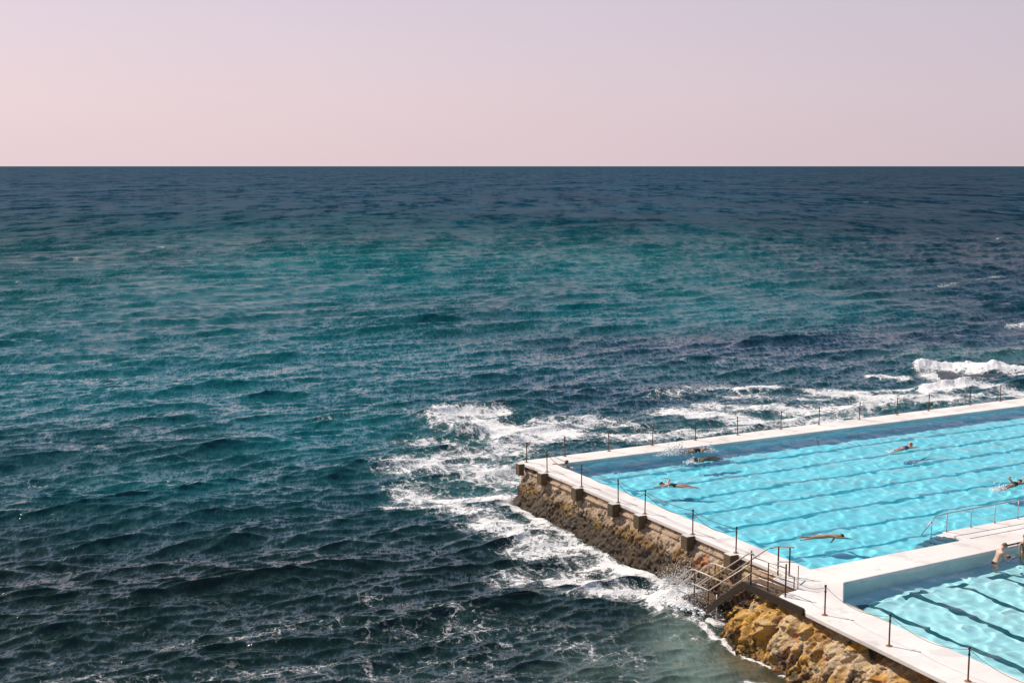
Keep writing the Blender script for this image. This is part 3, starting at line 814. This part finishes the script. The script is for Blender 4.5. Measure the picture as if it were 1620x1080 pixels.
for k in range(8):
    w = 19.25 - .27 * k; z = -.19 * (k + 1) + .02
    mb = MB()
    for q in range(4): mb.hexa([P(UO + .05, w - .07 * q - .045, z - .04), P(UI - .05, w - .07 * q - .045, z - .04), P(UI - .05, w - .07 * q, z - .04), P(UO + .05, w - .07 * q, z - .04), P(UO + .05, w - .07 * q - .045, z), P(UI - .05, w - .07 * q - .045, z), P(UI - .05, w - .07 * q, z), P(UO + .05, w - .07 * q, z)])
    mb.build('tread', M['grating'], st)
def pipe(name, pts, r=.027, m='rail'):
    MB().tube([P(*p) for p in pts], r, 8).build(name, M[m], st, smooth=True)
def post(u, w, z0, z1, r=.026, m='rust'):
    MB().tube([P(u, w, z0), P(u, w, z1)], r, 8).build('post', M[m], st, smooth=True)
# outer side: three rails down the flight, two along the landing, then into the water
pipe('handrail', [(UO, 16.81, -.90), (UO, 19.75, 1.16), (UO, 19.9, 1.2), (UO, 20.0, 1.17)])
pipe('rail', [(UO, 16.3, -.98), (UO, 17.38, -.95), (UO, 19.9, .82)])
pipe('rail', [(UO, 18.85, -.33), (UO, 19.5, .13), (UO, 19.92, .47)], .024)
pipe('handrail', [(UO, 14.05, -1.98), (UO, 16.2, -.46), (UO, 16.45, -.40), (UO, 18.85, -.33)])
pipe('handrail', [(UI, 13.5, -2.25), (UI, 16.1, -.40), (UI, 16.4, -.33), (UI, 17.7, -.28)])
pipe('rail', [(UI, 13.6, -2.7), (UI, 16.0, -.95), (UI, 17.6, -.9)], .024)
pipe('handrail', [(UI, 17.3, -.50), (UI, 19.55, 1.13), (UI, 19.75, 1.20), (-1.65, 19.5, 1.13), (-1.30, 19.72, 1.10), (-1.16, 19.8, 1.09)])
pipe('rail', [(-1.7, 19.5, .55), (-1.3, 19.72, .55), (-1.14, 19.82, .54)], .02)
pipe('handrail', [(UO + .05, 19.95, 1.05), (-2.98, 20.75, 1.03), (-2.94, 21.49, 1.05)], .024, 'steel')
for zr in (.62, .33): pipe('rail', [(UO + .05, 19.5, zr), (-2.98, 20.8, zr), (-2.94, 21.49, zr)], .024)
pipe('rail', [(UO + .05, 19.5, .10), (-3.0, 21.0, .10)], .02)
pipe('rail', [(-2.06, 19.5, .45), (-2.06, 20.9, .42)], .02); pipe('rail', [(-2.06, 19.5, .2), (-2.06, 20.9, .2)], .02)
post(UO, 19.88, .0, 1.28, .03); post(-2.94, 21.49, .0, 1.2, .03); post(-3.08, 20.7, .02, 1.04, .022)
post(UO, 18.0, -1.0, .05, .022); post(UO, 16.45, -2.6, -.40, .026); post(UO, 17.35, -1.6, -.4, .022); post(UI, 16.4, -2.5, -.33, .024); post(UI, 17.6, -1.5, -.28, .022)
post(UI, 18.5, -.8, .36, .022); post(UO, 14.1, -2.7, -1.95, .024); post(-1.65, 19.5, .0, 1.13, .03, 'rust'); post(-1.30, 19.72, .0, 1.10, .03, 'rust'); post(-2.06, 20.9, .0, .44, .02)
post(UO, 17.9, -2.5, -.95, .03, 'steel'); post(-1.95, 20.98, 0, .85, .015)
# pale footing under the stairs
bf = MB(); q = [(-3.5, 17.5), (-3.2, 17.25), (-2.5, 17.3), (-2.3, 17.9), (-2.6, 18.3), (-3.1, 18.35), (-3.45, 18.1)]
slab(q, -2.7, -2.0, bf); bf.build('footing', M['pale'], st, bevel=.12, tri=False)
tag(st, 'steel stairs with pipe railings going down from the walkway into the sea', 'stairs')

# ------------------------------------------------------------------ railing of the ramp in the long pool
rr = empty('ramp_railing', P(8.5, 18.0, -.05), ROT)
WR = 18.02
top = [(7.0, WR, .02), (7.75, WR, .70), (8.4, WR, .74)] + [(8.4 + 1.42 * k, WR - .011 * 1.42 * k, .74 + .01 * k) for k in range(1, 12)]
MB().tube([P(*p) for p in top], .026, 8).build('handrail', M['steel'], rr, smooth=True)
for u, z0 in [(7.55, -.75), (8.42, -.06)] + [(8.42 + 1.42 * k, -.06) for k in range(1, 11)]:
    w = WR - .011 * (u - 8.4)
    mb = MB(); mb.tube([P(u, w, z0), P(u, w, .5 if u < 8 else .73)], .022, 8); mb.tube([P(u, w, z0 + .002), P(u, w, z0 + .02)], .06, 8)
    mb.build('post', M['steel'], rr, smooth=True)
tag(rr, 'long steel handrail on posts at the ramp into the long pool', 'railing')
gr = empty('grab_rail', P(8.8, 20.86, 0), ROT)
MB().tube([P(8.5, KID_IN(8.5) + .05, .10), P(9.6, KID_IN(9.6) + .05, .10)], .035, 8).build('bar', M['black'], gr, smooth=True)
for u in (8.62, 9.45):
    MB().tube([P(u, KID_IN(u) + .05, .09), P(u, KID_IN(u) - .06, .085), P(u, KID_IN(u) - .06, .0)], .02, 6).build('bracket', M['black'], gr)
tag(gr, 'short black bar along the edge of the dividing wall behind the bathers', 'grab rail')
# overflow grate in the corner of the small pool
mb = MB()
for k in range(26):
    w = 23.0 + .085 * k; mb.hexa([P(-1.555, w, .004), P(-1.50, w, .004), P(-1.50, w + .05, .004), P(-1.555, w + .05, .004), P(-1.555, w, .018), P(-1.50, w, .018), P(-1.50, w + .05, .018), P(-1.555, w + .05, .018)])
og = mb.build('overflow_grate', M['rail']); tag(og, 'narrow white slotted overflow strip at the corner of the small pool', 'grate')

# ------------------------------------------------------------------ people
def skin_mat(name, c):
    t = NT(name); n = t.noise(t.coord(), 14, 4).outputs[0]
    b = t.bsdf(t.mix(n, tuple(x * .82 for x in c), tuple(min(1, x * 1.12) for x in c)), .5, Subsurface_Weight=.12)
    b.inputs['Subsurface Radius'].default_value = (.02, .008, .004)
    return t.m
SK_PALE = skin_mat('pale_skin', (.62, .36, .27)); SK_TAN = skin_mat('tanned_skin', (.46, .25, .15)); SK_BROWN = skin_mat('brown_skin', (.20, .095, .055))
HAIR = mat_simple('dark_hair', (.02, .014, .011), .6, 0, .4, 30); HAIRB = mat_simple('light_brown_hair', (.20, .11, .06), .6, 0, .4, 30)
CLOTH = mat_simple('black_swim_fabric', (.012, .012, .016), .6, 0, .4, 20); PURPLE = mat_simple('purple_swim_fabric', (.16, .06, .15), .6, 0, .3, 20)
ORANGE = mat_simple('orange_swim_cap', (.78, .20, .03), .45, 0, .1, 10); NAVY = mat_simple('navy_swim_fabric', (.02, .03, .06), .6, 0, .3, 20)
GREY = mat_simple('grey_swim_fabric', (.16, .16, .15), .6, 0, .3, 20)

def skinned(name, verts, radii, edges, m, parent, root=0, sub=2):
    bm = bmesh.new(); lay = bm.verts.layers.skin.verify()
    vs = [bm.verts.new(v) for v in verts]
    for i, v in enumerate(vs):
        r = radii[i]; v[lay].radius = r if isinstance(r, tuple) else (r, r); v[lay].use_root = (i == root)
    for a, b in edges: bm.edges.new((vs[a], vs[b]))
    me = bpy.data.meshes.new(name); bm.to_mesh(me); bm.free(); me.materials.append(m)
    o = bpy.data.objects.new(name, me); COL.objects.link(o); o.parent = parent
    s = o.modifiers.new('skin', 'SKIN'); s.use_smooth_shade = True; s.branch_smoothing = .4
    b = o.modifiers.new('smooth', 'SUBSURF'); b.levels = 1; b.render_levels = sub
    return o
def vn(*a): return Vector(a).normalized()
def person(loc, rz, spine, headdir, arms, legs, skin, label, group='people in the pools', hair=None, hairlen=.0, cap=None, shorts=None, suit=None, scale=1.0, roll=0.0, fingers=True, pelvis=(0, 0, 0)):
    """local frame: x = facing / heading, z = up. spine, headdir: directions. arms[i] = (upper, fore, hand), legs[i] = (thigh, shin, foot); i = 0 left, 1 right"""
    r = empty('person', loc, rz); r.rotation_euler = (roll, 0, rz); r.scale = (scale,) * 3
    spine = Vector(spine).normalized(); side = Vector((0, 1, 0)); side = (side - spine * side.dot(spine)).normalized()
    front = side.cross(spine).normalized()
    V, R, E = [], [], []
    def add(p, rad, par=None):
        V.append(Vector(p)); R.append(rad)
        if par is not None: E.append((par, len(V) - 1))
        return len(V) - 1
    pel = Vector(pelvis)
    a = add(pel, (.150, .115)); b = add(pel + spine * .18, (.135, .105), a); c = add(pel + spine * .36, (.160, .118), b); d = add(pel + spine * .47, (.135, .095), c)
    hd = Vector(headdir).normalized()
    n = add(pel + spine * .54 + hd * .01, .058, d)
    h0 = V[n] + hd * .07
    hf = (front - hd * front.dot(hd)).normalized()
    h1 = add(h0, (.072, .07), n); h2 = add(h0 + hd * .10 + hf * .015, (.082, .10), h1); h3 = add(h0 + hd * .175 + hf * .005, (.058, .072), h2)
    hc = h0 + hd * .10 + hf * .012
    for k, (up, fo, ha) in enumerate(arms):
        sgn = 1 if k == 0 else -1
        up, fo, ha = Vector(up).normalized(), Vector(fo).normalized(), Vector(ha).normalized()
        s0 = add(pel + spine * .455 + side * sgn * .15, .066, d); s1 = add(V[s0] + side * sgn * .03 + up * .05, .056, s0)
        e = add(V[s1] + up * .25, .041, s1); f1 = add(V[e] + fo * .10, .042, e); w = add(V[e] + fo * .25, .027, f1)
        pm = add(V[w] + ha * .075, (.034, .020), w)
        if fingers:
            ax = ha.cross(spine); ax = ax.normalized() if ax.length > .2 else ha.cross(Vector((0, 0, 1))).normalized()
            curl = ax.cross(ha).normalized()
            for q, ln in zip((-1.5, -.5, .5, 1.5), (.062, .074, .068, .052)):
                f = add(V[pm] + ax * q * .018 + ha * .03, .0095, pm); g_ = add(V[f] + ha * ln * .55 - curl * .008, .0088, f); add(V[g_] + ha * ln * .45 - curl * .022, .0078, g_)
            th = add(V[w] + ha * .035 + ax * .035, .0115, w); add(V[th] + ha * .032 + ax * .022, .0095, th)
    for k, (thg, sh, ft) in enumerate(legs):
        sgn = 1 if k == 0 else -1
        thg, sh, ft = Vector(thg).normalized(), Vector(sh).normalized(), Vector(ft).normalized()
        hp = add(pel + side * sgn * .09 - spine * .04, .094, a); mt = add(V[hp] + thg * .2, .082, hp); kn = add(V[hp] + thg * .42, .056, mt)
        cf = add(V[kn] + sh * .14, .056, kn); an = add(V[kn] + sh * .40, .034, cf); he = add(V[an] + sh * .045, .036, an); add(V[he] + ft * .15, (.040, .024), he)
    body = skinned('body', V, R, E, skin, r)
    # face: nose, eyes, mouth line and ears sit on the head
    sd = hf.cross(hd).normalized()
    mb = MB(); I = parent_world(r)
    def L(p): return I @ Vector(p)
    mb.ball(L(hc + hf * .105 - hd * .005), .017 * scale, 8, 6, (1, 1, 1.3)); mb.build('nose', skin, r, True)
    for s_ in (-1, 1):
        MB().ball(L(hc + hf * .085 + sd * s_ * .032 + hd * .022), .012 * scale, 8, 6).build('eye', HAIR, r, True)
        MB().ball(L(hc + sd * s_ * .083 - hd * .005), .022 * scale, 8, 6, (.8, .8, 1.3)).build('ear', skin, r, True)
    MB().ball(L(hc + hf * .088 - hd * .05), .018 * scale, 8, 6, (1, 1, .35)).build('mouth', mat_lip, r, True)
    def skull(name, m, grow, lower):
        bm = bmesh.new(); bmesh.ops.create_uvsphere(bm, u_segments=20, v_segments=14, radius=1)
        dele = [v for v in bm.verts if v.co.z < lower - (.5 if v.co.x < 0 else 0) * (1 if name == 'hair' else .4)]
        bmesh.ops.delete(bm, geom=dele, context='VERTS')
        Mx = Matrix((hf, sd, hd)).transposed().to_4x4(); Mx.translation = hc + hd * .012
        for v in bm.verts: v.co = Mx @ Vector((v.co.x * .112 * grow, v.co.y * .092 * grow, v.co.z * .116 * grow))
        me = bpy.data.meshes.new(name); bm.to_mesh(me); bm.free(); me.materials.append(m)
        me.polygons.foreach_set('use_smooth', [True] * len(me.polygons))
        o = bpy.data.objects.new(name, me); COL.objects.link(o); o.parent = r
        so = o.modifiers.new('thick', 'SOLIDIFY'); so.thickness = .008; so.offset = 1
    if hair: skull('hair', hair, 1.06, .10)
    if cap: skull('swim_cap', cap, 1.16, -.30)
    if shorts:
        vs, rs, es = [pel + spine * .10, pel - spine * .0], [(.150, .118), (.170, .135)], [(0, 1)]
        for k, (thg, sh, ft) in enumerate(legs):
            sgn = 1 if k == 0 else -1; thg = Vector(thg).normalized(); hp = pel + side * sgn * .09 - spine * .04
            i0 = len(vs); vs += [hp, hp + thg * .17]; rs += [.108, .098]; es += [(1, i0), (i0, i0 + 1)]
        skinned('swim_shorts', vs, rs, es, shorts, r)
    if suit:
        vs = [pel - spine * .06, pel + spine * .02, pel + spine * .18, pel + spine * .34, pel + spine * .43]
        skinned('swimsuit', vs, [(.125, .10), (.162, .127), (.147, .117), (.170, .129), (.12, .09)], [(i, i + 1) for i in range(4)], suit, r)
    tag(r, label, 'person', group)
    return r
mat_lip = mat_simple('lips', (.36, .13, .11), .5, 0, .1, 10)

def heading(u, w):
    v = UV * u + WV * w; return math.atan2(v.y, v.x)
def swimmer(head_uw, to, stroke, skin, label, hair=None, cap=None, suit=None, shorts=None, zoff=0.0, head_up=.25, roll=0.0, scale=1.0):
    """lying in the water; head_uw: plan point of the head, to: heading in (u, w); stroke: which arm is out of the water (0 left, 1 right, None both ahead)"""
    hz = heading(*to); d = Vector((math.cos(hz), math.sin(hz), 0))
    base = P(*head_uw, -.13) - d * .66 * scale
    sp = (1, 0, .05); down = (-.2, 0, -1)
    glide = ((1, .10, -.05), (1, .02, -.12), (1, 0, -.1)); glide_r = ((1, -.10, -.05), (1, -.02, -.12), (1, 0, -.1))
    def rec(s): return ((-.25, s * .65, .72), (.75, s * .25, .12), (.9, s * .1, -.35))
    def pull(s): return ((.25, s * .25, -.9), (-.5, 0, -.85), (-.4, 0, -.9))
    A = [glide, glide_r]
    if stroke == 0: A = [rec(1), glide_r]
    elif stroke == 1: A = [glide, rec(-1)]
    elif stroke == 'pull': A = [pull(1), glide_r]
    legs = [((-1, .06, -.10), (-1, .02, .02), (-1, 0, -.4)), ((-1, -.06, .02), (-1, -.02, -.22), (-1, 0, -.4))]
    return person(base + Vector((0, 0, zoff)), hz, sp, (1, 0, head_up), A, legs, skin, label, 'swimmers in the long pool', hair=hair, cap=cap, suit=suit, shorts=shorts, roll=roll, scale=scale)

FOAMW = mat_simple('white_water', (.80, .80, .80), .7, 0, .06, 20)
def splash(center, d, n, spread, hgt, label, rmin=.008, rmax=.035, seed=1, name='splash', stuff=False):
    rg = random.Random(seed); mb = MB(); c = Vector(center); sx, sy = spread
    dv = UV * d[0] + WV * d[1]; dv.normalize(); pv = Vector((-dv.y, dv.x, 0))
    for i in range(n):
        a, b = rg.gauss(0, .45), rg.gauss(0, .45); k = max(0, 1 - (a * a + b * b) * .9)
        z = abs(rg.gauss(0, .42)) * hgt * (k + .15)
        r = rmin + (rmax - rmin) * rg.random() ** 2.5
        mb.ball(c + dv * a * sx + pv * b * sy + Vector((0, 0, z)), r, 5, 4, (1 + rg.random() * .8, 1 + rg.random() * .8, .8 + rg.random() * .5))
    for i in range(max(6, n // 12)):
        a, b = rg.gauss(0, .35), rg.gauss(0, .35)
        mb.ball(c + dv * a * sx + pv * b * sy, .035 + .06 * rg.random(), 8, 6, (1.4, 1.1, .45 + .3 * rg.random()))
    o = mb.build(name, FOAMW, smooth=True)
    tag(o, label, 'splash' if label else None, None, 'stuff')
    return o
swimmer((8.75, .62), (1, .12), 1, SK_TAN, 'dark-haired swimmer in a dark suit stroking in a splash nearest the ocean wall', hair=HAIR, suit=CLOTH, zoff=.08, head_up=.3, roll=.2)
splash(P(7.0, .40, -.12), (1, .1), 700, (.95, .4), .6, 'white kick splash behind the swimmer nearest the ocean wall', seed=2)
splash(P(8.9, .66, -.12), (1, .1), 300, (.6, .4), .36, 'splash round the head of the swimmer nearest the ocean wall', seed=3)
swimmer((6.9, 2.55), (-1, .06), 0, SK_BROWN, 'brown-skinned swimmer heading for the left wall just below the splashing one', hair=HAIR, shorts=CLOTH, zoff=.09, roll=-.15)
splash(P(6.7, 2.5, -.12), (1, 0), 320, (.6, .32), .24, 'small splash ahead of the brown-skinned swimmer', seed=4)
swimmer((2.55, 5.85), (-.8, -.62), 1, SK_PALE, 'swimmer with dark hair reaching the stair-side wall with one arm raised', hair=HAIR, suit=CLOTH, zoff=.03)
splash(P(2.75, 6.0, -.12), (.8, .6), 160, (.5, .3), .2, 'little splash at the shoulder of the swimmer reaching the stair-side wall', seed=5)
swimmer((19.15, 5.10), (1, -.16), None, SK_PALE, 'swimmer in an orange cap and purple suit out in the middle of the pool', cap=ORANGE, suit=PURPLE, zoff=.06, head_up=.8)
splash(P(17.55, 5.40, -.12), (1, -.16), 90, (.5, .2), .16, 'faint splash at the feet of the orange-capped swimmer', seed=6)
swimmer((4.05, 16.45), (.9, .42), 'pull', SK_TAN, 'tanned swimmer gliding face down near the dividing wall', hair=HAIR, zoff=.06, head_up=-.05, suit=None, shorts=None)
swimmer((17.9, 13.5), (1, -.2), 0, SK_TAN, 'swimmer in a black suit leaving the frame at the right edge', hair=HAIR, suit=CLOTH, zoff=.06, roll=-.1)
splash(P(16.15, 13.85, -.12), (1, -.2), 200, (.7, .3), .3, 'white splash behind the swimmer at the right edge', seed=8)
splash(P(18.1, 13.4, -.12), (1, -.2), 90, (.5, .3), .3, 'splash at the arm of the swimmer at the right edge', seed=9)
# the man holding on to the corner
person(P(.52, .42, -.58), heading(.9, -.3), (-.25, .05, 1), (-.1, .1, 1), [((-.3, .9, .25), (-.55, .5, .3), (-.6, .3, 0)), ((-.4, -.8, .3), (-.5, -.6, .2), (-.6, -.3, 0))],
       [((.2, .1, -1), (-.1, 0, -1), (1, 0, -.3)), ((.1, -.1, -1), (-.2, 0, -1), (1, 0, -.3))], SK_PALE, 'pale dark-haired bather resting in the far corner of the long pool', 'swimmers in the long pool', hair=HAIR, shorts=NAVY)
# small pool
person(P(7.28, 21.62, -.24), heading(1, .15), (.48, 0, 1), (.7, 0, .8), [((.45, .12, -.75), (.75, -.25, .15), (.9, -.2, .1)), ((.35, -.1, -.85), (.85, .15, .25), (.9, .1, .1))],
       [((.02, .04, -1), (-.05, 0, -1), (1, 0, -.1)), ((.02, -.04, -1), (-.02, 0, -1), (1, 0, -.1))], SK_PALE, 'bare-backed man in black shorts bending forward waist-deep in the small pool', 'bathers standing in the small pool', hair=HAIRB, shorts=CLOTH, scale=1.07)
gg = MB(); gc = P(8.0, 21.64, -.09); gd = UV
for s_ in (-1, 1): gg.ball(gc + gd * .06 + WV * s_ * .04, .035, 8, 6)
gg.tube([gc + gd * .06 + WV * .07, gc - gd * .08 + WV * .06, gc - gd * .12, gc - gd * .08 - WV * .06, gc + gd * .06 - WV * .07], .012, 6)
tag(gg.build('goggles', M['black'], smooth=True), 'dark swimming goggles in the hands of the bending man', 'goggles')
person(P(8.94, 21.55, -.10), heading(-.3, 1), (0, 0, 1), (.1, 0, 1), [((.05, .15, -1), (.2, .0, -1), (.1, 0, -1)), ((.05, -.15, -1), (.25, .1, -1), (.1, 0, -1))],
       [((.02, .04, -1), (-.05, 0, -1), (1, 0, -.1)), ((.02, -.04, -1), (-.02, 0, -1), (1, 0, -.1))], SK_TAN, 'bather in a grey suit standing at the right edge of the small pool', 'bathers standing in the small pool', hair=HAIRB, suit=GREY, scale=.96)
# ------------------------------------------------------------------ spray at the foot of the stairs and at the reef
pc = at_px(1082, 950, SEA)
splash((pc.x, pc.y, SEA + .12), (-.2, 1), 5200, (2.2, 1.05), 1.4, 'white sea spray bursting against the foot of the steel stairs', .004, .017, 21, 'sea_spray', True)
